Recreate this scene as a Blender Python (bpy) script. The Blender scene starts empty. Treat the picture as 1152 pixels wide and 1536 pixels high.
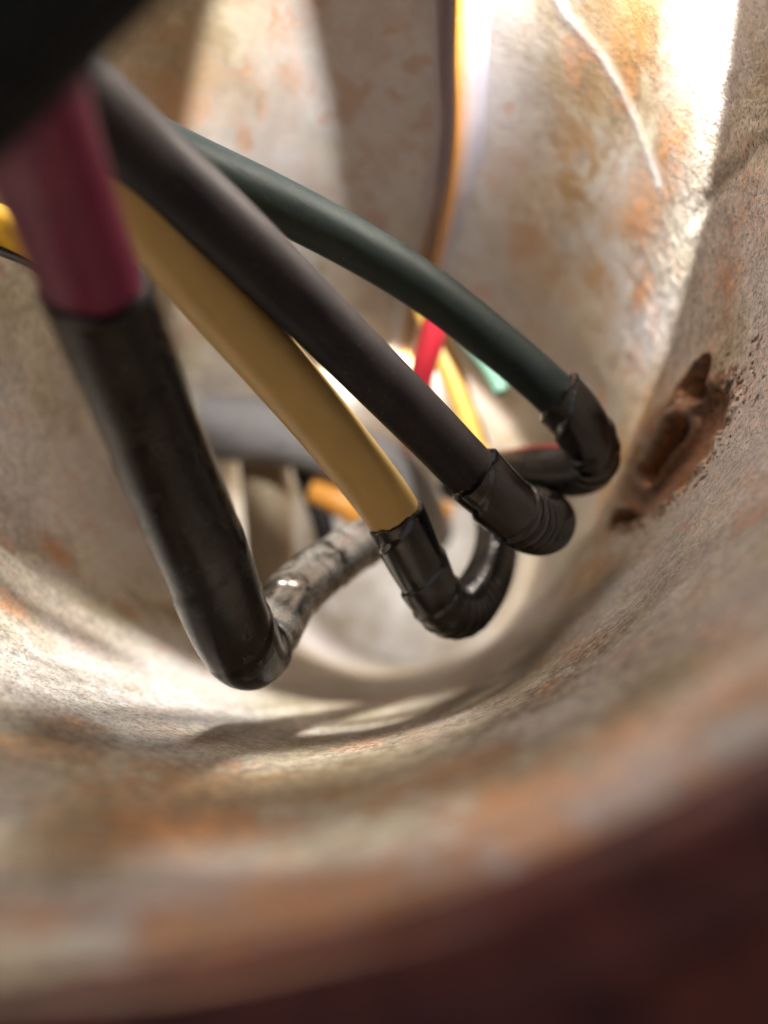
import bpy, math, random
import numpy as np
from mathutils import Vector

sc = bpy.context.scene
MM = 0.001
rng = np.random.default_rng(7)
random.seed(7)

# ------------------------------------------------------------------ camera
# Pole axis runs along +Y (into the picture), inner radius R; the phone was held
# close to the lower right side of the pole's mouth.  All lengths in millimetres.
R = 38.0
FPX, VX, VY = 1100.0, 653.0, 963.0          # focal length / axis direction, photo pixels
CX, CZ = 0.2958 * R, -0.779 * R             # camera offset from the pole axis
cam_d = bpy.data.cameras.new("camera")
cam = bpy.data.objects.new("camera", cam_d)
sc.collection.objects.link(cam)
cam.location = (CX * MM, 0, CZ * MM)
cam.rotation_euler = (math.radians(90), 0, 0)
cam_d.sensor_fit = 'VERTICAL'
cam_d.sensor_height = 36.0
cam_d.lens = FPX / 1536 * 36.0
cam_d.shift_x = -(VX - 576) / 1536
cam_d.shift_y = (VY - 768) / 1536
cam_d.clip_start = 0.0005
cam_d.clip_end = 20.0
cam_d.dof.use_dof = True
cam_d.dof.focus_distance = 0.058
cam_d.dof.aperture_fstop = cam_d.lens / 1.85
sc.camera = cam

# ------------------------------------------------------------------ light
world = bpy.data.worlds.new("World")
sc.world = world
world.use_nodes = True
bg = world.node_tree.nodes["Background"]
bg.inputs[0].default_value = (0.95, 0.97, 1.0, 1)
bg.inputs[1].default_value = 0.29

lamp_d = bpy.data.lights.new("sun_standin_spot", 'SPOT')  # added spot hidden inside the pole, standing in for sun on its upper wall
lamp = bpy.data.objects.new("sun_standin_spot", lamp_d)
sc.collection.objects.link(lamp)
lamp.location = (23.6 * MM, 39 * MM, 26.0 * MM)
lamp.rotation_euler = Vector((0.22, 0.80, 0.55)).to_track_quat('-Z', 'Y').to_euler()
lamp_d.energy = 0.46
lamp_d.color = (1.0, 0.985, 0.95)
lamp_d.spot_size = math.radians(120)
lamp_d.spot_blend = 0.10
lamp_d.shadow_soft_size = 0.0006

deep_d = bpy.data.lights.new("deep_fill_spot", 'SPOT')      # added spot brightening the far end of the pole; no opening stands there
deep = bpy.data.objects.new("deep_fill_spot", deep_d)
sc.collection.objects.link(deep)
deep.location = (4 * MM, 165 * MM, 31 * MM)
deep.rotation_euler = Vector((-0.15, 1.0, -0.35)).to_track_quat('-Z', 'Y').to_euler()
deep_d.energy = 0.32
deep_d.color = (1.0, 0.97, 0.95)
deep_d.spot_size = math.radians(150)
deep_d.spot_blend = 0.8
deep_d.shadow_soft_size = 0.003

over_d = bpy.data.lights.new("overhead_spot", 'SPOT')   # added spot in place of daylight from above, through the added top opening
over = bpy.data.objects.new("overhead_spot", over_d)
sc.collection.objects.link(over)
over.location = (-6 * MM, 0 * MM, 190 * MM)
over.rotation_euler = (Vector((-8, 47, 36)) - Vector((-6, 0, 190))).to_track_quat('-Z', 'Y').to_euler()
over_d.energy = 4.4
over_d.spot_size = math.radians(22)
over_d.spot_blend = 0.4
over_d.shadow_soft_size = 0.018
over_d.color = (1.0, 0.98, 0.94)

vs = sc.view_settings
vs.view_transform = 'Standard'
vs.look = 'None'
vs.exposure = 0.52
vs.gamma = 1.0
vs.use_curve_mapping = False
sc.render.engine = 'CYCLES'
sc.cycles.use_denoising = True
sc.cycles.max_bounces = 8
sc.cycles.diffuse_bounces = 5
sc.cycles.use_adaptive_sampling = True
sc.cycles.adaptive_threshold = 0.015
sc.cycles.glossy_bounces = 4
sc.cycles.sample_clamp_indirect = 6

# ------------------------------------------------------------------ helpers
def at(px, py, d):
    """photo pixel + distance along the pole -> point in mm"""
    return np.array([CX + (px - VX) / FPX * d, d, CZ - (py - VY) / FPX * d])

def on_wall(px, py, inset=0.0):
    """photo pixel -> (theta, depth) where the sight line meets the pole wall"""
    ax, az = (px - VX) / FPX, -(py - VY) / FPX
    rr = R - inset
    a = ax * ax + az * az
    b = 2 * (CX * ax + CZ * az)
    c = CX * CX + CZ * CZ - rr * rr
    t = (-b + math.sqrt(b * b - 4 * a * c)) / (2 * a)
    return math.atan2(CZ + az * t, CX + ax * t), t

def sstep(a, b, x):
    t = np.clip((x - a) / (b - a), 0, 1)
    return t * t * (3 - 2 * t)

def mesh_obj(name, verts, quads, mat, parent=None, attrs=None, smooth=True, tris=None):
    """verts in mm; quads (n,4) int array"""
    verts = np.asarray(verts, np.float32) * MM
    faces = np.asarray(quads, np.int32)
    k = faces.shape[1]
    me = bpy.data.meshes.new(name)
    me.vertices.add(len(verts))
    me.vertices.foreach_set("co", verts.ravel())
    me.loops.add(faces.size)
    me.loops.foreach_set("vertex_index", faces.ravel())
    me.polygons.add(len(faces))
    me.polygons.foreach_set("loop_start", np.arange(0, faces.size, k, dtype=np.int32))
    me.polygons.foreach_set("use_smooth", np.full(len(faces), smooth))
    for an, av in (attrs or {}).items():
        at_ = me.attributes.new(an, 'FLOAT', 'POINT')
        at_.data.foreach_set("value", np.asarray(av, np.float32).ravel())
    me.update(calc_edges=True)
    me.validate()
    me.materials.append(mat)
    o = bpy.data.objects.new(name, me)
    sc.collection.objects.link(o)
    if parent is not None:
        o.parent = parent
    return o

def grid_quads(n, m, wrap_m=False):
    """n rows, m columns of vertices"""
    i = np.arange(n - 1)[:, None]
    j = np.arange(m if wrap_m else m - 1)[None, :]
    jn = (j + 1) % m
    return np.stack([i * m + j, i * m + jn, (i + 1) * m + jn, (i + 1) * m + j], -1).reshape(-1, 4)

def thing(name, label, cat, group=None, loc=(0, 0, 0)):
    o = bpy.data.objects.new(name, None)
    sc.collection.objects.link(o)
    o.empty_display_size = 0.005
    o["label"] = label
    o["category"] = cat
    if group:
        o["group"] = group
    return o

def spline(pts, n_per=40):
    """Catmull-Rom (centripetal) through pts -> evenly spaced points (0.15 mm)"""
    P = np.asarray(pts, float)
    P = np.vstack([2 * P[0] - P[1], P, 2 * P[-1] - P[-2]])
    out = []
    for i in range(1, len(P) - 2):
        p0, p1, p2, p3 = P[i - 1:i + 3]
        t0 = 0; t1 = t0 + np.linalg.norm(p1 - p0) ** .5
        t2 = t1 + np.linalg.norm(p2 - p1) ** .5; t3 = t2 + np.linalg.norm(p3 - p2) ** .5
        t = np.linspace(t1, t2, n_per, endpoint=False)[:, None]
        A1 = (t1 - t) / (t1 - t0) * p0 + (t - t0) / (t1 - t0) * p1
        A2 = (t2 - t) / (t2 - t1) * p1 + (t - t1) / (t2 - t1) * p2
        A3 = (t3 - t) / (t3 - t2) * p2 + (t - t2) / (t3 - t2) * p3
        B1 = (t2 - t) / (t2 - t0) * A1 + (t - t0) / (t2 - t0) * A2
        B2 = (t3 - t) / (t3 - t1) * A2 + (t - t1) / (t3 - t1) * A3
        out.append((t2 - t) / (t2 - t1) * B1 + (t - t1) / (t2 - t1) * B2)
    out.append(P[-2][None])
    Q = np.vstack(out)
    return resample(Q, 0.2)

def resample(Q, step):
    d = np.r_[0, np.cumsum(np.linalg.norm(np.diff(Q, axis=0), axis=1))]
    n = max(8, int(d[-1] / step))
    s = np.linspace(0, d[-1], n)
    return np.stack([np.interp(s, d, Q[:, k]) for k in range(3)], 1)

def smooth_path(Q, k=9, it=3):
    for _ in range(it):
        pad = np.vstack([np.repeat(Q[:1], k, 0), Q, np.repeat(Q[-1:], k, 0)])
        ker = np.ones(2 * k + 1) / (2 * k + 1)
        S = np.stack([np.convolve(pad[:, c], ker, 'valid') for c in range(3)], 1)
        S[0], S[-1] = Q[0], Q[-1]
        Q = S
    return Q

def frames(Q):
    T = np.gradient(Q, axis=0)
    T /= np.linalg.norm(T, axis=1, keepdims=True)
    N = np.zeros_like(Q)
    n = np.cross(T[0], [0.3, 0.2, 0.9]); n /= np.linalg.norm(n)
    for i in range(len(Q)):
        n = n - T[i] * np.dot(n, T[i]); n /= np.linalg.norm(n)
        N[i] = n
    return T, N, np.cross(T, N)

def tube(name, Q, radius, mat, parent, sides=40, cap=True, rad_fn=None, ragged=0.0):
    """Q path (mm), radius scalar/array; rad_fn(s, phi) -> extra radius"""
    T, N, B = frames(Q)
    n = len(Q)
    s = np.r_[0, np.cumsum(np.linalg.norm(np.diff(Q, axis=0), axis=1))]
    phi = np.linspace(0, 2 * math.pi, sides, endpoint=False)
    r = np.broadcast_to(np.asarray(radius, float), (n,))[:, None] * np.ones((1, sides))
    if rad_fn is not None:
        r = r + rad_fn(s[:, None], phi[None, :])
    V = Q[:, None, :] + r[..., None] * (np.cos(phi)[None, :, None] * N[:, None, :] + np.sin(phi)[None, :, None] * B[:, None, :])
    if ragged:                  # slanted, uneven leading edge of the tape
        sh = ragged * (np.sin(phi + 1.0 + ragged * 9) + 1.2 * vnoise(phi * 2.2, phi * 0 + ragged, phi * 0, 5) + 0.5 * vnoise(phi * 7, phi * 0, phi * 0, 6))
        w_ = np.clip(1 - s / 4.0, 0, 1)[:, None]
        V = V + (w_ * sh[None, :])[..., None] * T[:, None, :]
    V = V.reshape(-1, 3)
    F = grid_quads(n, sides, True)
    if cap:                     # rounded end rings that close on the axis
        extra, rows = [], []
        for end, sg in ((0, -1), (n - 1, 1)):
            base = end * sides
            prev = np.arange(sides) + base
            ring_c = V[base:base + sides]
            for f, push in ((0.9, 0.12), (0.55, 0.2), (0.02, 0.22)):
                rv = Q[end] + (ring_c - Q[end]) * f + T[end] * sg * push * np.mean(r[end])
                idx = len(V) + sum(len(e) for e in extra) + np.arange(sides)
                extra.append(rv)
                rows.append(np.stack([prev, np.roll(prev, -1), np.roll(idx, -1), idx], 1))
                prev = idx
        V = np.vstack([V] + extra)
        F = np.vstack([F] + rows)
    return mesh_obj(name, V, F, mat, parent)

# ------------------------------------------------------------------ materials
def new_mat(name):
    m = bpy.data.materials.new(name)
    m.use_nodes = True
    nt = m.node_tree
    return m, nt, nt.nodes["Principled BSDF"]

def N_(nt, kind, **kw):
    n = nt.nodes.new(kind)
    for k, v in kw.items():
        if k.startswith("i_"):
            key = k[2:]
            n.inputs[int(key) if key.isdigit() else key.replace("_", " ")].default_value = v
        else:
            setattr(n, k, v)
    return n

def mm_coords(nt, scale=(1, 1, 1)):
    tc = N_(nt, 'ShaderNodeTexCoord')
    mp = N_(nt, 'ShaderNodeMapping')
    mp.inputs['Scale'].default_value = tuple(1000 * s for s in scale)
    nt.links.new(tc.outputs['Object'], mp.inputs['Vector'])
    return mp.outputs[0]

def noise(nt, co, scale, detail=5, rough=0.55, dist=0.0):
    n = N_(nt, 'ShaderNodeTexNoise')
    n.inputs['Scale'].default_value = scale
    n.inputs['Detail'].default_value = detail
    n.inputs['Roughness'].default_value = rough
    n.inputs['Distortion'].default_value = dist
    nt.links.new(co, n.inputs['Vector'])
    return n.outputs['Fac']

def ramp(nt, fac, stops):
    n = N_(nt, 'ShaderNodeValToRGB')
    el = n.color_ramp.elements
    while len(el) < len(stops):
        el.new(0.5)
    for e, (p, c) in zip(el, stops):
        e.position = p
        e.color = c if len(c) == 4 else (*c, 1)
    nt.links.new(fac, n.inputs[0])
    return n.outputs[0]

def g(v):
    return (v, v, v, 1)

def mix(nt, fac, a, b, mode='MIX'):
    n = N_(nt, 'ShaderNodeMix', data_type='RGBA', blend_type=mode)
    for sock, v in ((n.inputs[0], fac), (n.inputs[6], a), (n.inputs[7], b)):
        if isinstance(v, (int, float)):
            sock.default_value = v
        elif isinstance(v, tuple):
            sock.default_value = v if len(v) == 4 else (*v, 1)
        else:
            nt.links.new(v, sock)
    return n.outputs[2]

def math_(nt, op, a, b=None, clamp=False):
    n = N_(nt, 'ShaderNodeMath', operation=op, use_clamp=clamp)
    for sock, v in ((n.inputs[0], a), (n.inputs[1], b)):
        if v is None:
            continue
        if isinstance(v, (int, float)):
            sock.default_value = v
        else:
            nt.links.new(v, sock)
    return n.outputs[0]

def attr(nt, name):
    n = N_(nt, 'ShaderNodeAttribute', attribute_name=name)
    return n.outputs['Fac']

def bump(nt, bsdf, height, dist_mm, strength=1.0, chain=None):
    b = N_(nt, 'ShaderNodeBump')
    b.inputs['Strength'].default_value = strength
    b.inputs['Distance'].default_value = dist_mm * MM
    nt.links.new(height, b.inputs['Height'])
    if chain is not None:
        nt.links.new(chain, b.inputs['Normal'])
    nt.links.new(b.outputs[0], bsdf.inputs['Normal'])
    return b.outputs[0]

def make_wall_material():
    m, nt, p = new_mat("old_galvanised_steel")
    co = mm_coords(nt)
    big, mid, mid2 = attr(nt, "patch_large"), attr(nt, "patch_mid"), attr(nt, "patch_small")
    fine = noise(nt, co, 1.3, 3, 0.7)
    grit = noise(nt, co, 4.0, 1, 0.7)
    base = ramp(nt, big, [(0.34, (0.34, 0.28, 0.18)), (0.5, (0.52, 0.48, 0.385)), (0.64, (0.55, 0.545, 0.54))])
    tan = ramp(nt, mid, [(0.36, (0.24, 0.155, 0.065)), (0.5, (0.52, 0.44, 0.315)), (0.62, (0.66, 0.625, 0.57))])
    col = mix(nt, 0.5, base, tan)
    # bare zinc: pale, faintly violet; also pales the strip shaded by the seam
    z = math_(nt, 'ADD', attr(nt, "zinc_and_lift"), math_(nt, 'MULTIPLY', math_(nt, 'SUBTRACT', mid2, 0.5), 1.6), True)
    col = mix(nt, math_(nt, 'MULTIPLY', z, 0.85), col, (0.66, 0.66, 0.69))
    # ochre staining
    oc = math_(nt, 'MULTIPLY', attr(nt, "ochre"), ramp(nt, mid2, [(0.34, g(0.15)), (0.52, g(1))]), True)
    col = mix(nt, oc, col, (0.38, 0.20, 0.05))
    # brown dirt
    br = math_(nt, 'MULTIPLY', math_(nt, 'MULTIPLY', attr(nt, "brown"), ramp(nt, mid2, [(0.34, g(0.3)), (0.56, g(1))])), ramp(nt, fine, [(0.36, g(1)), (0.62, g(0.45))]), True)
    col = mix(nt, br, col, (0.10, 0.066, 0.034))
    # orange rust blooms
    r1 = ramp(nt, mid, [(0.54, g(0)), (0.64, g(1))])
    r2 = math_(nt, 'MULTIPLY', attr(nt, "rust"), ramp(nt, mid2, [(0.34, g(0)), (0.50, g(1))]), True)
    rf = ramp(nt, fine, [(0.3, g(0.35)), (0.6, g(1))])
    fl = math_(nt, 'MULTIPLY', ramp(nt, mid2, [(0.61, g(0)), (0.68, g(1))]), 0.5)
    rr = math_(nt, 'MULTIPLY', math_(nt, 'MAXIMUM', math_(nt, 'MAXIMUM', math_(nt, 'MULTIPLY', r1, 0.30), fl), r2), rf, True)
    rcol = ramp(nt, mid2, [(0.35, (0.20, 0.07, 0.02)), (0.6, (0.48, 0.20, 0.05))])
    col = mix(nt, rr, col, rcol)
    # deep scab rust (bolt scar)
    sc_ = math_(nt, 'MULTIPLY', attr(nt, "scab"), ramp(nt, fine, [(0.25, g(0.75)), (0.5, g(1))]), True)
    scol = ramp(nt, fine, [(0.32, (0.04, 0.016, 0.009)), (0.48, (0.20, 0.075, 0.028)), (0.66, (0.40, 0.17, 0.06))])
    col = mix(nt, sc_, col, scol)
    # pepper specks and grain
    pep = ramp(nt, grit, [(0.32, g(0.25)), (0.45, g(1))])
    gf = math_(nt, 'MULTIPLY', attr(nt, "grain"), 0.85)
    col = mix(nt, gf, col, pep, 'MULTIPLY')
    gr = ramp(nt, fine, [(0.30, g(0.42)), (0.66, g(1.28))])
    col = mix(nt, gf, col, gr, 'MULTIPLY')
    nt.links.new(col, p.inputs['Base Color'])
    rough = ramp(nt, mid2, [(0.3, g(0.42)), (0.7, g(0.62))])
    nt.links.new(math_(nt, 'ADD', rough, math_(nt, 'MULTIPLY', rr, 0.25)), p.inputs['Roughness'])
    p.inputs['Specular IOR Level'].default_value = 0.45
    bump(nt, p, math_(nt, 'MULTIPLY', math_(nt, 'ADD', fine, math_(nt, 'MULTIPLY', grit, 0.4)), attr(nt, "grain")), 0.34, 0.6)
    return m

def make_seam_material():
    m, nt, p = new_mat("weld_bead_steel")
    co = mm_coords(nt, (1, 0.12, 1))
    n1 = noise(nt, co, 0.35, 5, 0.6, 0.4)
    fine = noise(nt, mm_coords(nt), 1.5, 5, 0.65)
    col = ramp(nt, n1, [(0.35, (0.36, 0.34, 0.41)), (0.6, (0.50, 0.48, 0.54))])
    oc = math_(nt, 'MULTIPLY', attr(nt, "gold"), ramp(nt, n1, [(0.3, g(0.35)), (0.5, g(1))]), True)
    col = mix(nt, oc, col, (0.44, 0.24, 0.05))
    r = math_(nt, 'MULTIPLY', attr(nt, "rust"), ramp(nt, fine, [(0.2, g(0.7)), (0.5, g(1))]), True)
    col = mix(nt, r, col, (0.52, 0.22, 0.035))
    nt.links.new(col, p.inputs['Base Color'])
    p.inputs['Roughness'].default_value = 0.38
    bump(nt, p, fine, 0.12, 0.6)
    return m

def make_paint_material(name, c1, c2, rough, scale=0.35):
    m, nt, p = new_mat(name)
    n1 = noise(nt, mm_coords(nt), scale, 5, 0.65, 0.3)
    nt.links.new(ramp(nt, n1, [(0.35, c1), (0.65, c2)]), p.inputs['Base Color'])
    p.inputs['Roughness'].default_value = rough
    p.inputs['Specular IOR Level'].default_value = 0.2
    bump(nt, p, n1, 0.3, 0.5)
    return m

def make_pvc(name, col, rough=0.42, spec=0.4, vary=0.12):
    m, nt, p = new_mat(name)
    n1 = noise(nt, mm_coords(nt), 0.4, 5, 0.6)
    f = noise(nt, mm_coords(nt), 3.0, 4, 0.65)
    a = tuple(c * (1 - vary) for c in col)
    b = tuple(min(1, c * (1 + vary)) for c in col)
    c = ramp(nt, n1, [(0.3, a), (0.7, b)])
    dust = mix(nt, 1.0, ramp(nt, f, [(0.58, g(0)), (0.80, g(0.22))]), ramp(nt, n1, [(0.42, g(0.1)), (0.6, g(1))]), 'MULTIPLY')
    c = mix(nt, dust, c, (0.35, 0.30, 0.24))
    nt.links.new(c, p.inputs['Base Color'])
    nt.links.new(ramp(nt, f, [(0.3, g(rough - 0.06)), (0.7, g(rough + 0.08))]), p.inputs['Roughness'])
    p.inputs['Specular IOR Level'].default_value = spec
    bump(nt, p, f, 0.03, 0.5)
    return m

def make_tape(name, rough=0.16, col=(0.006, 0.0055, 0.0055), spec=0.5):
    m, nt, p = new_mat(name)
    co = mm_coords(nt)
    w = noise(nt, co, 0.55, 4, 0.55, 0.5)
    f = noise(nt, co, 4.0, 4, 0.65)
    dust = ramp(nt, f, [(0.72, g(0)), (0.82, g(0.12))])
    c = mix(nt, dust, (*col, 1), (0.16, 0.13, 0.10))
    nt.links.new(c, p.inputs['Base Color'])
    nt.links.new(ramp(nt, w, [(0.3, g(rough - 0.05)), (0.7, g(rough + 0.10))]), p.inputs['Roughness'])
    p.inputs['Specular IOR Level'].default_value = spec
    return m

def make_painted_sheen(name):
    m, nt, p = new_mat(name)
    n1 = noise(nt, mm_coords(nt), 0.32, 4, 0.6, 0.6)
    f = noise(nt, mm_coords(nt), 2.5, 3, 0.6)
    nt.links.new(ramp(nt, n1, [(0.40, (0.02, 0.017, 0.014)), (0.54, (0.48, 0.45, 0.40))]), p.inputs['Base Color'])  # silver patches paint the wall's bright reflection onto black tape
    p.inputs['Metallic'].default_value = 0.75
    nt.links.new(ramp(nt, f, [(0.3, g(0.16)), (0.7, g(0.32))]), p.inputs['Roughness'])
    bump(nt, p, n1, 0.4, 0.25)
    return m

MAT = dict(
    wall=make_wall_material(),
    seam=make_seam_material(),
    rim=make_paint_material("dark_maroon_paint", (0.028, 0.006, 0.005), (0.10, 0.020, 0.014), 0.6),
    collar=make_paint_material("red_oxide_paint", (0.035, 0.006, 0.004), (0.13, 0.024, 0.012), 0.6),
    outer=make_paint_material("weathered_outer_paint", (0.10, 0.09, 0.08), (0.16, 0.15, 0.13), 0.6),
    plate=make_paint_material("light_catching_plate", (0.34, 0.28, 0.20), (0.66, 0.64, 0.62), 0.5, 0.06),
    maroon=make_pvc("maroon_pvc", (0.13, 0.008, 0.036), 0.40, 0.35),
    tan=make_pvc("tan_pvc", (0.46, 0.295, 0.095), 0.40, 0.4, 0.05),
    black=make_pvc("charcoal_pvc", (0.020, 0.017, 0.018), 0.52, 0.15),
    green=make_pvc("dark_green_pvc", (0.012, 0.019, 0.0175), 0.52, 0.13),
    jacket=make_pvc("black_jacket_rubber", (0.008, 0.008, 0.0075), 0.7, 0.12),
    yellow=make_pvc("yellow_pvc", (0.75, 0.42, 0.02), 0.4, 0.4),
    amber=make_pvc("amber_pvc", (0.70, 0.42, 0.10), 0.4, 0.4),
    red=make_pvc("red_pvc", (0.60, 0.03, 0.05), 0.35, 0.5, 0.05),
    mint=make_pvc("pale_green_pvc", (0.14, 0.27, 0.20), 0.4, 0.4),
    grey=make_pvc("grey_cable_jacket", (0.20, 0.19, 0.19), 0.5, 0.4),
    dun=make_pvc("dull_brown_jacket", (0.30, 0.23, 0.15), 0.5, 0.3),
    orange=make_pvc("orange_pvc", (0.70, 0.30, 0.05), 0.4, 0.4),
    tape_painted_sheen=make_painted_sheen("tape_with_painted_sheen"),
    tape=make_tape("black_vinyl_tape", 0.22, spec=0.32),
    tape_dull=make_tape("worn_black_vinyl_tape", 0.17, (0.009, 0.0085, 0.008), spec=0.75),
    crumb=make_paint_material("rust_crumb", (0.10, 0.05, 0.028), (0.38, 0.26, 0.16), 0.9),
    stone=make_paint_material("dark_pebble", (0.03, 0.03, 0.032), (0.09, 0.09, 0.095), 0.4),
)

# ------------------------------------------------------------------ the pole
Y0, Y1 = 16.8, 310.0
pole = thing("steel_pole", "rusty galvanised steel pole seen from inside, wires lying in it", "pole")

# non-uniform sampling: dense around the focus zone and the bolt scar
def dens_axis(knots, n):
    xs = np.array([k[0] for k in knots], float); w = np.array([k[1] for k in knots], float)
    xx = np.linspace(xs[0], xs[-1], 4000)
    c = np.cumsum(np.interp(xx, xs, w)); c = (c - c[0]) / (c[-1] - c[0])
    return np.interp(np.linspace(0, 1, n), c, xx)
ys = dens_axis([(Y0, 2), (40, 3), (62, 8), (100, 8), (112, 3), (180, 1), (Y1, 0.25)], 640)
th_deg = dens_axis([(-180, 1), (-60, 1.2), (-34, 2), (-28, 8), (0, 8), (6, 2), (60, 1.2), (180, 1)], 861)[:-1]
TH, YY = np.meshgrid(np.radians(th_deg), ys, indexing='xy')      # rows: y, cols: theta
S = TH * R

def vnoise(x, y, z, seed):
    """cheap smooth value noise on arrays"""
    def h(i, j, k):
        n = (i * 374761393 + j * 668265263 + k * 2147483647 + seed * 1274126177) & 0xffffffff
        n = ((n ^ (n >> 13)) * 1274126177) & 0xffffffff
        return ((n ^ (n >> 16)) & 0xffff) / 65535.0
    xi, yi, zi = (np.floor(v).astype(np.int64) for v in (x, y, z))
    fx, fy, fz = x - xi, y - yi, z - zi
    fx, fy, fz = (f * f * (3 - 2 * f) for f in (fx, fy, fz))
    r = 0
    for a in (0, 1):
        for b in (0, 1):
            for c in (0, 1):
                r = r + h(xi + a, yi + b, zi + c) * (fx if a else 1 - fx) * (fy if b else 1 - fy) * (fz if c else 1 - fz)
    return r - 0.5

X3, Z3 = R * np.cos(TH), R * np.sin(TH)
XA, YA, ZA = 0.8 * X3 + 0.6 * YY, 0.6 * X3 * 0.7 - 0.8 * YY * 0.7 + 0.5 * Z3, 0.85 * Z3 - 0.35 * YY + 0.3 * X3
upper = sstep(math.radians(14), math.radians(34), TH) * (1 - sstep(2.2, 2.6, TH))     # the smoother, better kept zinc overhead
disp = 0.8 * vnoise(XA / 24, YA / 30, ZA / 24, 1) + (1 - 0.5 * upper) * 0.18 * vnoise(XA / 8, YA / 9, ZA / 8, 2) + (1 - 0.85 * upper) * 0.07 * vnoise(XA / 2.8, YA / 3.3, ZA / 2.8, 3) + (1 - 0.85 * upper) * 0.06 * vnoise(XA / 1.3, YA / 1.5, ZA / 1.3, 5)
zone = (1 - 0.9 * upper) * sstep(45, 58, YY) * (1 - sstep(104, 125, YY))
disp += zone * (0.10 * vnoise(X3 / .8, YY / .9, Z3 / .8, 4))

def angdiff(a, b):
    return (a - b + math.pi) % (2 * math.pi) - math.pi

# raised drips / ridges in the zinc
def ridge(pts, width, height):
    """polyline of photo pixels on the wall"""
    global disp
    P = np.array([on_wall(*p) for p in pts])
    best = np.full(S.shape, 1e9); tt = np.zeros(S.shape)
    for i in range(len(P) - 1):
        ax, ay = angdiff(TH, P[i, 0]) * R, YY - P[i, 1]
        dx, dy = angdiff(P[i + 1, 0], P[i, 0]) * R, P[i + 1, 1] - P[i, 1]
        t = np.clip((ax * dx + ay * dy) / (dx * dx + dy * dy), 0, 1)
        d = np.hypot(ax - t * dx, ay - t * dy)
        best = np.minimum(best, d)
    disp -= height * np.exp(-(best / width) ** 2)
    return np.exp(-(best / (1.3 * width)) ** 2)
rmask = ridge([(800, -80), (845, 20), (905, 90), (945, 165), (970, 230), (985, 275)], 0.8, 0.06)
ridge([(-60, 790), (20, 850), (90, 905), (165, 950)], 1.2, 0.7)
ridge([(170, 835), (215, 880), (262, 925)], 1.2, 0.7)
ridge([(1152, 215), (1090, 270), (1040, 330)], 0.8, -0.25)

# bolt scar: a sunk oval with a slot-like hole
sC, yC, sA, yA = -9.3, 82.5, 7.0, 18.5
ds, dy = (S - sC) / sA, (YY - yC) / yA
jag = 0.10 * vnoise(S / 1.4, YY / 2.2, S * 0, 11) + 0.05 * vnoise(S / 0.45, YY / 0.6, S * 0, 12)
q = np.hypot(ds, dy) + jag
soft = 0.10 + 0.75 * sstep(-0.35, 0.8, 0.55 * dy + 0.75 * ds)
sunk = sstep(1.0, 1.0 - soft, q) if False else np.clip((1.0 - q) / soft, 0, 1)
sunk = sunk * sunk * (3 - 2 * sunk)
disp += 2.0 * sunk
farside = sstep(-0.1, 0.6, 0.55 * dy + 0.75 * ds) * (1 - sstep(0.7, 1.5, q))
disp -= 1.5 * farside
h0 = on_wall(1040, 637, -1.7); h1 = on_wall(982, 722, -1.7)
hs0, hy0, hs1, hy1 = h0[0] * R, h0[1], h1[0] * R, h1[1]
def slot(s0, y0, s1, y1, w):
    ax, ay = S - s0, YY - y0
    dx, dy_ = s1 - s0, y1 - y0
    t = np.clip((ax * dx + ay * dy_) / (dx * dx + dy_ * dy_), 0, 1)
    return np.hypot((ax - t * dx) / w[0], (ay - t * dy_) / w[1])
hq = slot(hs0 + (hs1 - hs0) * .15, hy0 + (hy1 - hy0) * .15, hs0 + (hs1 - hs0) * .85, hy0 + (hy1 - hy0) * .85, (1.15, 2.6))
hole = 1 - sstep(0.85, 1.05, hq + 0.4 * jag)
disp += 9.0 * hole - 0.9 * np.exp(-((hq - 1.55) / 0.38) ** 2) * np.clip(sunk * 2, 0, 1)
p0 = on_wall(1062, 572, -1.0)
pq = np.hypot((S - p0[0] * R) / 2.1, (YY - p0[1]) / 4.6) + 0.8 * jag
pit = 1 - sstep(0.6, 1.0, pq)
disp += 7.0 * pit
p1 = on_wall(938, 785, -1.4)
pq1 = np.hypot((S - p1[0] * R) / 1.7, (YY - p1[1]) / 5.5) + 1.2 * jag
disp += 3.5 * (1 - sstep(0.6, 1.0, pq1))
# crust thrown up along the near edge
edge = np.exp(-((q - 1.05) / 0.07) ** 2) * (1 - sstep(-0.3, 0.3, 0.55 * dy + 0.75 * ds))
disp -= edge * (0.12 + 0.7 * np.clip(vnoise(S / 0.55, YY / 0.9, S * 0, 15), -0.1, 1))
# pits sprinkled near the crust
sprk = np.clip(vnoise(S / 0.5, YY / 0.7, S * 0, 21) - 0.27, 0, 1) * np.exp(-((q - 1.22) / 0.16) ** 2) * (1 - sstep(-0.2, 0.5, 0.55 * dy + 0.75 * ds))
disp += 1.6 * sprk

# stains, by place on the wall
def blobs(lst):
    a = np.zeros(S.shape)
    for px, py, rx, ry, amp in lst:
        t, y = on_wall(px, py)
        a = np.maximum(a, amp * np.exp(-((angdiff(TH, t) * R / rx) ** 2 + ((YY - y) / ry) ** 2)))
    return a
ochre = blobs([(930, 700, 7, 14, 1.1), (980, 620, 5, 10, 1), (890, 850, 6, 14, 1), (860, 250, 6, 14, 0.9), (950, 60, 5, 10, 0.9), (800, 330, 6, 16, 0.7), (900, 420, 5, 16, 0.8), (270, 110, 7, 10, 0.7),
               (500, 60, 2.5, 12, 0.7), (545, 320, 4, 20, 0.4), (960, 620, 4, 10, 0.9), (905, 800, 4, 12, 0.9), (880, 860, 4, 12, 0.7),
               (830, 420, 5, 12, 0.6), (330, 1110, 8, 5, 0.5), (560, 1050, 6, 5, 0.7), (60, 1120, 8, 6, 0.6), (700, 870, 6, 40, 0.5)])
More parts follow.
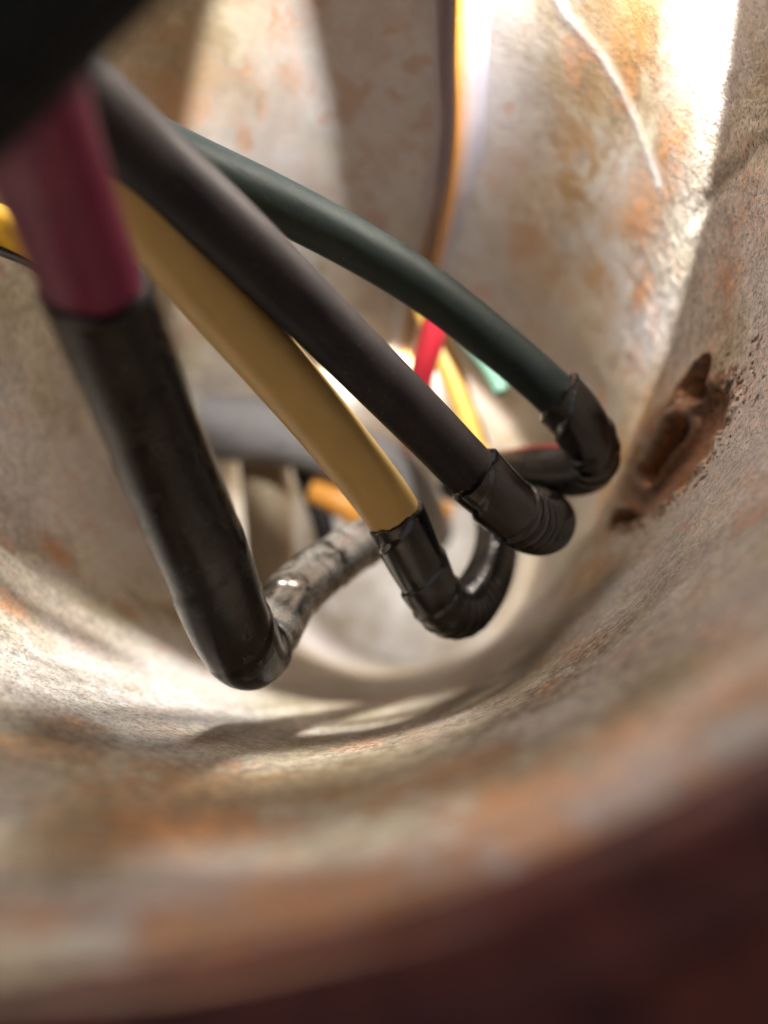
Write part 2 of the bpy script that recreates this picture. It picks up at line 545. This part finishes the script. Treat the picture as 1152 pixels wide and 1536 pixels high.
rust = (lambda a: a * (1 - 0.7 * blobs([(700, 1100, 14, 9, 1), (880, 1030, 8, 8, 1), (480, 1180, 10, 5, 1)])))(blobs([(380, 150, 2.2, 4, 0.9), (370, 210, 2, 4, 0.9), (440, 110, 2.5, 4, 0.9), (430, 20, 5, 6, 0.9), (365, 100, 1.5, 3, 0.7), (940, 540, 2.5, 6, 1), (960, 440, 2.5, 6, 0.9),
              (1000, 240, 2.5, 9, 1), (960, 330, 3, 8, 0.9), (900, 600, 2.5, 6, 0.8), (85, 830, 2.5, 3.5, 1), (190, 915, 2.2, 3, 1), (10, 905, 3, 3, 1), (60, 960, 2, 3, 0.6),
              (120, 1090, 3, 3, 0.6), (620, 1310, 9, 5.2, 1.3), (430, 1400, 6, 3.9, 1.3), (720, 1220, 7.5, 6.5, 1.08), (820, 1160, 9, 5.2, 0.945), (560, 1190, 9, 5.2, 0.81), (700, 1280, 9, 5.2, 1.08),
              (1120, 1060, 4, 5, 1), (1130, 880, 4, 5, 0.6), (1090, 420, 3, 4, 0.8), (1130, 780, 2, 4, 0.7), (1000, 1050, 4, 5, 0.7), (1050, 880, 2, 4, 0.7), (1120, 230, 2, 4, 0.7),
              (170, 1400, 9, 2.6, 1.08), (330, 1240, 9, 5.2, 0.945), (240, 1180, 7.5, 5.2, 0.81), (760, 1340, 9, 3.9, 1.08), (905, 1270, 7.5, 3.9, 1.08), (1060, 1180, 6, 3.9, 1.08)]))
zinc_and_lift = blobs([(560, 150, 9, 40, 1.5), (560, 100, 6, 30, 1), (580, 300, 7, 30, 1), (400, 300, 12, 26, 1), (330, 200, 5, 12, 0.8), (740, 200, 6, 22, 0.9), (720, 420, 8, 30, 0.9), (1060, 60, 7, 10, 0.8), (960, 620, 4, 8, 0.4), (120, 700, 14, 30, 0.35), (480, 960, 14, 50, 0.9),  # leading blobs paint the strip in the seam's shadow paler
              (900, 1240, 9, 6.5, 1.22), (800, 930, 5, 8, 0.6), (900, 900, 4, 6, 0.6), (600, 1360, 7.5, 3.9, 1.08), (330, 1360, 7.5, 3.25, 1.08), (1000, 1130, 5, 5, 0.7), (150, 1010, 10, 9, 0.5), (960, 500, 4, 9, 0.8), (1100, 900, 4, 5, 0.6)])
brown = blobs([(780, 1060, 11, 16, 1.25), (880, 980, 7, 14, 1.2), (600, 1110, 10, 10, 1.0), (800, 1110, 10, 7, 1.2), (950, 1000, 6, 6, 1), (740, 1020, 8, 8, 1.1), (960, 130, 4, 12, .8), (990, 330, 4, 10, .7), (870, 330, 4, 14, .5), (820, 200, 3, 10, .4), (700, 1080, 12, 8, 1), (860, 1000, 7, 8, .9), (450, 1160, 12, 6, .9), (970, 900, 4, 6, .6), (800, 1060, 8, 8, 0.85), (640, 1130, 9, 7, 0.8), (940, 1030, 5, 6, 0.7), (500, 1190, 13.5, 6.5, 0.945), (900, 960, 4, 6, 0.4), (760, 1010, 5, 6, 0.5), (980, 180, 3, 8, 0.6), (880, 90, 2.5, 10, 0.5),
               (1080, 600, 3, 5, 0.4), (560, 120, 4, 14, 0.25), (200, 1260, 21, 5.2, 0.54)])
shade_lift = 1 - 0.8 * np.clip(blobs([(560, 150, 8, 40, 1.2), (600, 380, 8, 40, 1)]), 0, 1); ochre *= shade_lift; brown *= shade_lift; rust *= shade_lift  # stains thinned in the seam's shadow so the shaded strip looks paler
zinc_and_lift = np.maximum(zinc_and_lift, 0.55 * rmask); ochre *= 1 - 0.8 * rmask; brown *= 1 - rmask; rust *= 1 - rmask
scab = np.clip(np.maximum.reduce([sstep(1.12, 0.86, q) * (0.35 + 0.65 * sstep(0.55, -0.1, 0.55 * dy + 0.75 * ds)) * (sunk > 0.02), hole, pit, 1 - sstep(0.7, 1.1, pq1)]), 0, 1) if False else None
fall = np.clip((1.10 - q) / 0.3, 0, 1)
upside = 1 - sstep(-0.15, 0.55, 0.55 * dy + 0.75 * ds)
scab = np.clip(np.maximum.reduce([fall * (0.45 + 0.55 * upside), hole, 1 - sstep(0.7, 1.25, pq), 1 - sstep(0.7, 1.15, pq1), np.clip(sprk * 8, 0, 1), np.exp(-((q - 1.04) / 0.10) ** 2) * sstep(-0.02, 0.2, vnoise(S / 0.5, YY / 0.8, S * 0, 77)) * upside, np.clip(1.4 * np.exp(-((hq - 0.9) / 0.5) ** 2), 0, 1)]), 0, 1)
ochre = np.maximum(ochre, 0.8 * np.exp(-((q - 0.8) / 0.4) ** 2) * sstep(0, .7, 0.55 * dy + 0.75 * ds))

def fbm(cell, octs, seed, ystretch=1.0, gain=0.6, warp=0.0):
    a = 0; amp = 1.0; tot = 0; c = cell
    yb = YY / ystretch
    A, B_, C_ = 0.8 * X3 + 0.6 * yb, 0.45 * X3 - 0.55 * yb + 0.7 * Z3, 0.7 * Z3 + 0.58 * yb - 0.4 * X3
    if warp:
        w = vnoise(A / (cell * 1.5), B_ / (cell * 1.5), C_ / (cell * 1.5), seed + 90) * warp * cell
        A, C_ = A + w, C_ - w
    for o_ in range(octs):
        a = a + amp * vnoise(A / c + 17.3 * o_, B_ / c, C_ / c, seed + o_)
        tot += amp; amp *= gain; c *= 0.48
    return 0.5 + 1.05 * a / tot
patch_large = fbm(20, 2, 51, 1.0, 0.6, 0.8)
patch_mid = fbm(8.0, 4, 61, 1.6, 0.65, 1.2)
patch_small = fbm(4.0, 4, 71, 1.6, 0.7, 0.8)
RR = R + disp
V = np.stack([RR * np.cos(TH), YY, RR * np.sin(TH)], -1).reshape(-1, 3)
F = grid_quads(len(ys), len(th_deg), True)[:, ::-1]
def light_opening(c):
    """oval hand hole cut through the top of the pole, nearer than the view"""
    return (c[:, 2] > 0) & ((np.abs(c[:, 0] + 9) / 15.0) ** 4 + (np.abs(c[:, 1] - 46) / 20.0) ** 4 < 1)
F = F[~light_opening(V[F].mean(1))]
mesh_obj("inner_wall", V, F, MAT['wall'], pole, dict(ochre=ochre, rust=rust, zinc_and_lift=zinc_and_lift, brown=brown, scab=scab, patch_large=patch_large, patch_mid=patch_mid, patch_small=patch_small, grain=1 - 0.8 * upper))

# cut end of the tube and its outside
def revolve(name, prof, mat, parent, n=240, wob=0.0):
    th = np.linspace(0, 2 * math.pi, n, endpoint=False)
    P = np.asarray(prof, float)
    rr_ = P[:, 0][:, None] + wob * vnoise(np.cos(th) * 4, np.sin(th) * 4, th * 0, 31)[None, :] * np.ones((len(P), 1))
    V = np.stack([rr_ * np.cos(th), P[:, 1][:, None] + 0 * th, rr_ * np.sin(th)], -1).reshape(-1, 3)
    return mesh_obj(name, V, grid_quads(len(P), n, True), mat, parent)
revolve("cut_rim", [(R - .15, Y0 + 2.2), (R - .2, Y0 + 0.6), (R + .1, Y0 - .1), (R + .6, Y0 - .35), (R + 1.8, Y0 - .35), (R + 2.4, Y0), (R + 2.6, Y0 + 1.0), (R + 2.6, Y0 + 8)], MAT['rim'], pole, wob=0.5)
oy = np.r_[np.linspace(Y0 + 7, 80, 90), np.linspace(85, Y1, 20)]
ot = np.linspace(0, 2 * math.pi, 360, endpoint=False)
OT, OY = np.meshgrid(ot, oy)
Vo = np.stack([(R + 2.5) * np.cos(OT), OY, (R + 2.5) * np.sin(OT)], -1).reshape(-1, 3)
Fo = grid_quads(len(oy), len(ot), True)
mesh_obj("outer_shell", Vo, Fo[~light_opening(Vo[Fo].mean(1))], MAT['outer'], pole)
ha = np.linspace(0, 2 * math.pi, 120, endpoint=False)
hx = -9 + 15.0 * np.sign(np.cos(ha)) * np.abs(np.cos(ha)) ** .5
hy = 46 + 20.0 * np.sign(np.sin(ha)) * np.abs(np.sin(ha)) ** .5
lip = [np.stack([hx, hy, np.sqrt(r_ ** 2 - hx ** 2)], -1) for r_ in (R - .6, R + 3.0)]
mesh_obj("light_opening_lip", np.vstack(lip), grid_quads(2, 120, True), MAT['outer'], pole)  # edge strip of the opening added for the overhead spot
revolve("added_end_plate", [(R + 0.5, Y1 - 2), (R * .6, Y1 - 1.5), (R * .2, Y1 - 1.2), (0.01, Y1 - 1)], MAT['plate'], pole, n=64)  # added plate, kept pale to catch the deep spot as a white patch
collar = thing("mounting_collar", "dark red painted collar around the mouth of the pole at bottom", "collar")
revolve("collar_plate", [(R + 2.62, Y0 + 4.5), (R + 3.4, Y0 + 3.0), (R + 4.2, Y0 + 2.6), (R + 16, Y0 + 2.6), (R + 16.6, Y0 + 3.2), (R + 16.6, Y0 + 9), (R + 2.62, Y0 + 9)], MAT['collar'], collar)

# weld seam: raised bead along the upper wall
sp = [on_wall(*p) for p in [(696, 0), (700, 120), (692, 220), (672, 310), (648, 400), (618, 500)]]
seam_y = np.array([20, 60] + [p[1] for p in sp] + [230, 300])
seam_t = np.array([sp[0][0], sp[0][0]] + [p[0] for p in sp] + [sp[-1][0] + .08, sp[-1][0] + .12])
yy = np.linspace(24, 300, 560)
tt = np.interp(yy, seam_y, seam_t)
k = np.ones(31) / 31
tt = np.convolve(np.r_[np.repeat(tt[0], 15), tt, np.repeat(tt[-1], 15)], k, 'valid')
u = np.linspace(-1, 1, 61)
prof = 4.6 * np.exp(-((u - 0.2) / np.where(u > 0.2, 0.24, 0.30)) ** 2) + 2.6 * np.exp(-((u + 0.5) / 0.24) ** 2)
prof = prof * (1 - np.clip(np.abs(u) - 0.85, 0, 1) / 0.15) - 0.9 * (np.abs(u) > 0.97)
W2 = 4.6
U, YS = np.meshgrid(u, yy)
hgt = prof[None, :] * (1 + 0.18 * vnoise(U * 1.5, YS / 22, U * 0, 41)) + 0.22 * vnoise(U * 4, YS / 6, U * 0, 42)
hgt[:, 0] = hgt[:, -1] = -1.5
# shoulder line wanders
angs = tt[:, None] - (U * W2 + 0.9 * vnoise(U * .6, YS / 30, U * 0 + 3, 43)) / R
rad = R + 0.1 - hgt
Vs = np.stack([rad * np.cos(angs), YS, rad * np.sin(angs)], -1).reshape(-1, 3)
gold = np.exp(-((U + 0.35) / 0.35) ** 2) * sstep(95, 130, YS)
rst = np.clip(1.5 * np.exp(-((U - 0.16) / 0.19) ** 2), 0, 1)
mesh_obj("weld_seam", Vs, grid_quads(len(yy), len(u)), MAT['seam'], pole, dict(gold=gold, rust=rst))

# loose scale lying along the near edge of the scar
ico_v = np.array([(0, 0, 1), (.894, 0, .447), (.276, .851, .447), (-.724, .526, .447), (-.724, -.526, .447), (.276, -.851, .447),
                  (.724, .526, -.447), (-.276, .851, -.447), (-.894, 0, -.447), (-.276, -.851, -.447), (.724, -.526, -.447), (0, 0, -1)])
ico_f = np.array([(0, 1, 2), (0, 2, 3), (0, 3, 4), (0, 4, 5), (0, 5, 1), (1, 6, 2), (2, 7, 3), (3, 8, 4), (4, 9, 5), (5, 10, 1),
                  (6, 7, 2), (7, 8, 3), (8, 9, 4), (9, 10, 5), (10, 6, 1), (11, 7, 6), (11, 8, 7), (11, 9, 8), (11, 10, 9), (11, 6, 10)])
def wall_radius(t, y):
    j = np.argmin(np.abs(ys - y)); i = np.argmin(np.abs(np.radians(th_deg) - t))
    return RR[j, i]
cv, cf = [], []
for i in range(120):
    a = rng.uniform(math.radians(150), math.radians(300))
    qq = rng.normal(1.08, 0.09)
    s_, y_ = sC + sA * qq * math.sin(a), yC + yA * qq * math.cos(a)
    t = s_ / R
    r_ = wall_radius(t, y_) - 0.05
    c = np.array([r_ * math.cos(t), y_, r_ * math.sin(t)])
    size = rng.uniform(0.06, 0.2)
    v = ico_v * (size * rng.uniform(0.6, 1.3, (1, 3))) * rng.uniform(0.75, 1.2, (12, 1)) + c
    cf.append(ico_f + 12 * i); cv.append(v)
crumbs = mesh_obj("rust_crumbs", np.vstack(cv), np.vstack(cf), MAT['crumb'], pole, smooth=False)
crumbs["kind"] = "stuff"
t, y = on_wall(1042, 697)
r_ = wall_radius(t, y) - 0.35
peb = thing("pebble", "small dark pebble stuck at the rusty edge of the bolt hole", "pebble")
v = ico_v * np.array([[0.55, 0.95, 0.6]]) * rng.uniform(0.8, 1.15, (12, 1)) + np.array([r_ * math.cos(t), y, r_ * math.sin(t)])
mesh_obj("pebble_body", v, ico_f, MAT['stone'], peb, smooth=False)

# ------------------------------------------------------------------ wires
def helix(start, pitch_fn, step, wr=0.06, seed=1):
    """tape overlap: a spiral step plus creases; pitch may change along the wrap"""
    def fn(s, phi):
        sv = s[:, 0]
        turn = np.cumsum(np.gradient(sv) / pitch_fn(sv))[:, None]
        fr = (turn - phi / (2 * math.pi)) % 1.0
        saw = np.clip(fr / 0.10, 0, 1) * (1 - 0.85 * fr)
        w = vnoise(s / 2.2 + 0 * phi, 1.3 * np.cos(phi) + 0 * s, 1.3 * np.sin(phi) + 0 * s, seed) + 0.25 * vnoise(s / .9 + 0 * phi, 2.6 * np.cos(phi) + 0 * s, 2.6 * np.sin(phi) + 0 * s, seed + 1)
        return step * saw + wr * w
    return fn

def steps(*kn):
    xs = [k_[0] for k_ in kn]; v = [k_[1] for k_ in kn]
    return lambda s: np.interp(s, xs, v)

def taped_wire(name, label, group, pts, r_ins, ins_mat, split, r_tape, tape_mat, pitch_fn, step, seed, wr=0.06, tail_mat=None, tail_at=0.0):
    """one continuous conductor: insulated length, then vinyl tape round the bend and back"""
    root = thing(name, label, "wire", group)
    Q = smooth_path(spline([at(*p) for p in pts]), 5, 2)
    Q = resample(Q, 0.2)
    sp_ = at(*split)
    i = int(np.argmin(np.linalg.norm(Q - sp_, axis=1)))
    tube("insulation", Q[:i + 25], r_ins, ins_mat, root, 44)
    Qt = resample(Q[i:], 0.12)
    s = np.r_[0, np.cumsum(np.linalg.norm(np.diff(Qt, axis=0), axis=1))]
    ra = r_tape(s) if callable(r_tape) else r_tape
    if tail_mat is None:
        tube("tape_wrap", Qt, ra, tape_mat, root, 56, rad_fn=helix(0, pitch_fn, step, wr, seed), ragged=0.28 + 0.005 * seed)
    else:                       # thick sleeve on the near leg, wrapped tail emerging behind it
        m_ = int(np.searchsorted(s, tail_at))
        tube("tape_sleeve", Qt[:m_], ra[:m_], tape_mat, root, 56, rad_fn=helix(0, steps((0, 30), (20, 9)), 0.14, wr, seed), ragged=0.28)
        tube("tape_wrap", Qt[m_ - 25:], 2.95 - 0.004 * np.arange(len(Qt) - m_ + 25).clip(0, 60), tail_mat, root, 56, rad_fn=helix(0, pitch_fn, step, wr, seed))
    return root

G = "spliced wires bent back on themselves inside the pole"
taped_wire("electrical_wire", "maroon wire with thick black tape on its lower end, nearest at left", G,
           [(-60, -330, 18), (-25, -60, 21.5), (20, 110, 25), (75, 260, 29.5), (140, 430, 35), (226, 640, 43), (305, 830, 51.5), (352, 950, 59), (378, 982, 64), (405, 945, 68), (440, 892, 73),
            (508, 838, 81), (572, 802, 91), (615, 805, 108), (640, 840, 145), (648, 880, 200)],
           2.3, MAT['maroon'], (143, 437, 35.2), steps((0, 2.5), (9, 2.75), (18, 3.05), (30, 3.25), (42, 2.85), (80, 2.8)), MAT['tape'],
           steps((0, 4), (6, 6.5), (14, 7), (60, 7)), 0.20, 3, 0.02, MAT['tape_painted_sheen'], 36.0)
taped_wire("electrical_wire", "tan wire whose black taped end turns back near the floor", G,
           [(-40, -60, 33), (40, 90, 38), (150, 235, 43), (270, 385, 49), (395, 530, 55), (505, 660, 60), (590, 772, 64), (628, 848, 67), (662, 908, 70), (692, 918, 74), (722, 885, 80),
            (742, 835, 90), (742, 780, 105), (715, 730, 130)],
           2.45, MAT['tan'], (594, 780, 64.2), 2.45, MAT['tape_dull'], steps((0, 6), (7, 4), (9, 1.5), (14, 1.4), (22, 1.6), (40, 4)), 0.36, 13, 0.02)
taped_wire("electrical_wire", "charcoal wire in the middle, ending in ringed black tape", G,
           [(-90, -120, 28), (10, 30, 34), (110, 135, 38), (215, 230, 43), (350, 352, 48), (500, 500, 54), (640, 640, 59), (720, 722, 62), (780, 775, 65.5), (812, 790, 70), (822, 780, 76),
            (790, 762, 86), (740, 745, 100), (690, 730, 130)],
           2.3, MAT['black'], (712, 714, 61.7), 2.5, MAT['tape_dull'], steps((0, 7), (4.5, 5), (5.5, 1.1), (15, 1.1), (25, 3)), 0.36, 23, 0.02)
w4 = taped_wire("electrical_wire", "dark green wire, highest and farthest right, with hooked taped end", G,
           [(-60, 40, 38), (40, 118, 44), (160, 185, 50), (280, 243, 56), (400, 298, 60), (520, 360, 63), (640, 434, 66), (750, 520, 68.5), (832, 592, 70), (876, 645, 72), (890, 690, 76), (866, 706, 81),
            (815, 707, 88), (765, 710, 95), (710, 715, 110), (680, 730, 135)],
           2.08, MAT['green'], (838, 598, 70.2), 2.52, MAT['tape_dull'], steps((0, 7), (4, 5), (6, 1.8), (14, 1.3), (22, 1.3), (34, 3)), 0.34, 33, 0.025)
Qr = smooth_path(spline([at(*p) for p in [(700, 699, 112), (765, 687, 96), (815, 681, 89), (846, 682, 84.5)]]), 4, 2)
o = tube("red_conductor", Qr, 1.1, MAT['red'], w4, 24)

jk = thing("cable", "thick black cable sheath, blurred, in the top left corner", "cable")
Qj = smooth_path(spline([at(*p) for p in [(540, -660, 15), (310, -390, 17), (130, -190, 19), (32, -80, 20), (-62, 24, 20.5), (-140, 104, 21)]]), 5, 2)
tube("sheath", Qj, 2.85, MAT['jacket'], jk, 48)

yw = thing("electrical_wire", "bright yellow wire at the left edge behind the maroon wire", "wire", "single wires deeper in the pole")
Qy = spline([at(*p) for p in [(-260, 230, 52), (-120, 285, 56), (-20, 328, 59), (70, 372, 62), (130, 430, 66)]])
tube("insulation", Qy, 1.55, MAT['yellow'], yw, 32)
Qy2 = spline([at(*p) for p in [(-260, 275, 53), (-120, 322, 57), (-20, 362, 60), (60, 396, 63), (120, 450, 67)]])
tube("tape_wrap", Qy2, 0.75, MAT['tape_dull'], yw, 24)  # thin black tube running along the underside of the yellow wire

def plain_wire(label, pts, r, mat, group="single wires deeper in the pole", name="electrical_wire", sides=32):
    root = thing(name, label, "wire", group)
    tube("insulation", smooth_path(spline([at(*p) for p in pts]), 5, 2), r, mat, root, sides)
    return root
plain_wire("short bright red wire seen below the dark green wire", [(664, 446, 93), (650, 500, 97), (634, 555, 102), (622, 620, 110)], 1.75, MAT['red'])
plain_wire("amber yellow wire beside the red one, slanting down right", [(634, 446, 112), (645, 480, 112), (672, 550, 113), (698, 620, 115), (722, 690, 118), (735, 760, 124)], 1.9, MAT['amber'])
plain_wire("pale green wire stub under the dark green wire", [(640, 440, 108), (690, 500, 106), (728, 545, 105), (752, 588, 104)], 1.15, MAT['mint'])

# things deep in the pole, out of focus
gc = thing("cable", "thick grey cable crossing the pole far behind the tan wire", "cable")
tube("sheath", smooth_path(spline([at(*p) for p in [(180, 640, 150), (300, 642, 148), (400, 646, 146), (470, 660, 145), (540, 690, 148), (600, 730, 156), (640, 800, 175)]]), 8, 3), 6.4, MAT['grey'], gc, 40)
gp = thing("cable", "upright dull brown cable below the grey one, between maroon and tan wires", "cable")
tube("sheath", spline([at(*p) for p in [(395, 690, 158), (402, 770, 160), (408, 850, 162), (412, 900, 164)]]), 5.2, MAT['dun'], gp, 40)
plain_wire("orange wire end glimpsed behind the tan wire's tip", [(470, 735, 150), (510, 752, 150), (545, 778, 152), (590, 800, 156)], 3.0, MAT['orange'])
plain_wire("small orange wire glimpsed between the tan and charcoal wires", [(620, 740, 170), (648, 758, 168), (672, 775, 168)], 2.6, MAT['orange'])
plain_wire("added black tube standing in for the dark gap beside the brown cable", [(452, 700, 152), (470, 745, 151), (486, 790, 150), (492, 830, 150)], 2.2, MAT['black'])  # black tube added to paint the shade of the gap between cables
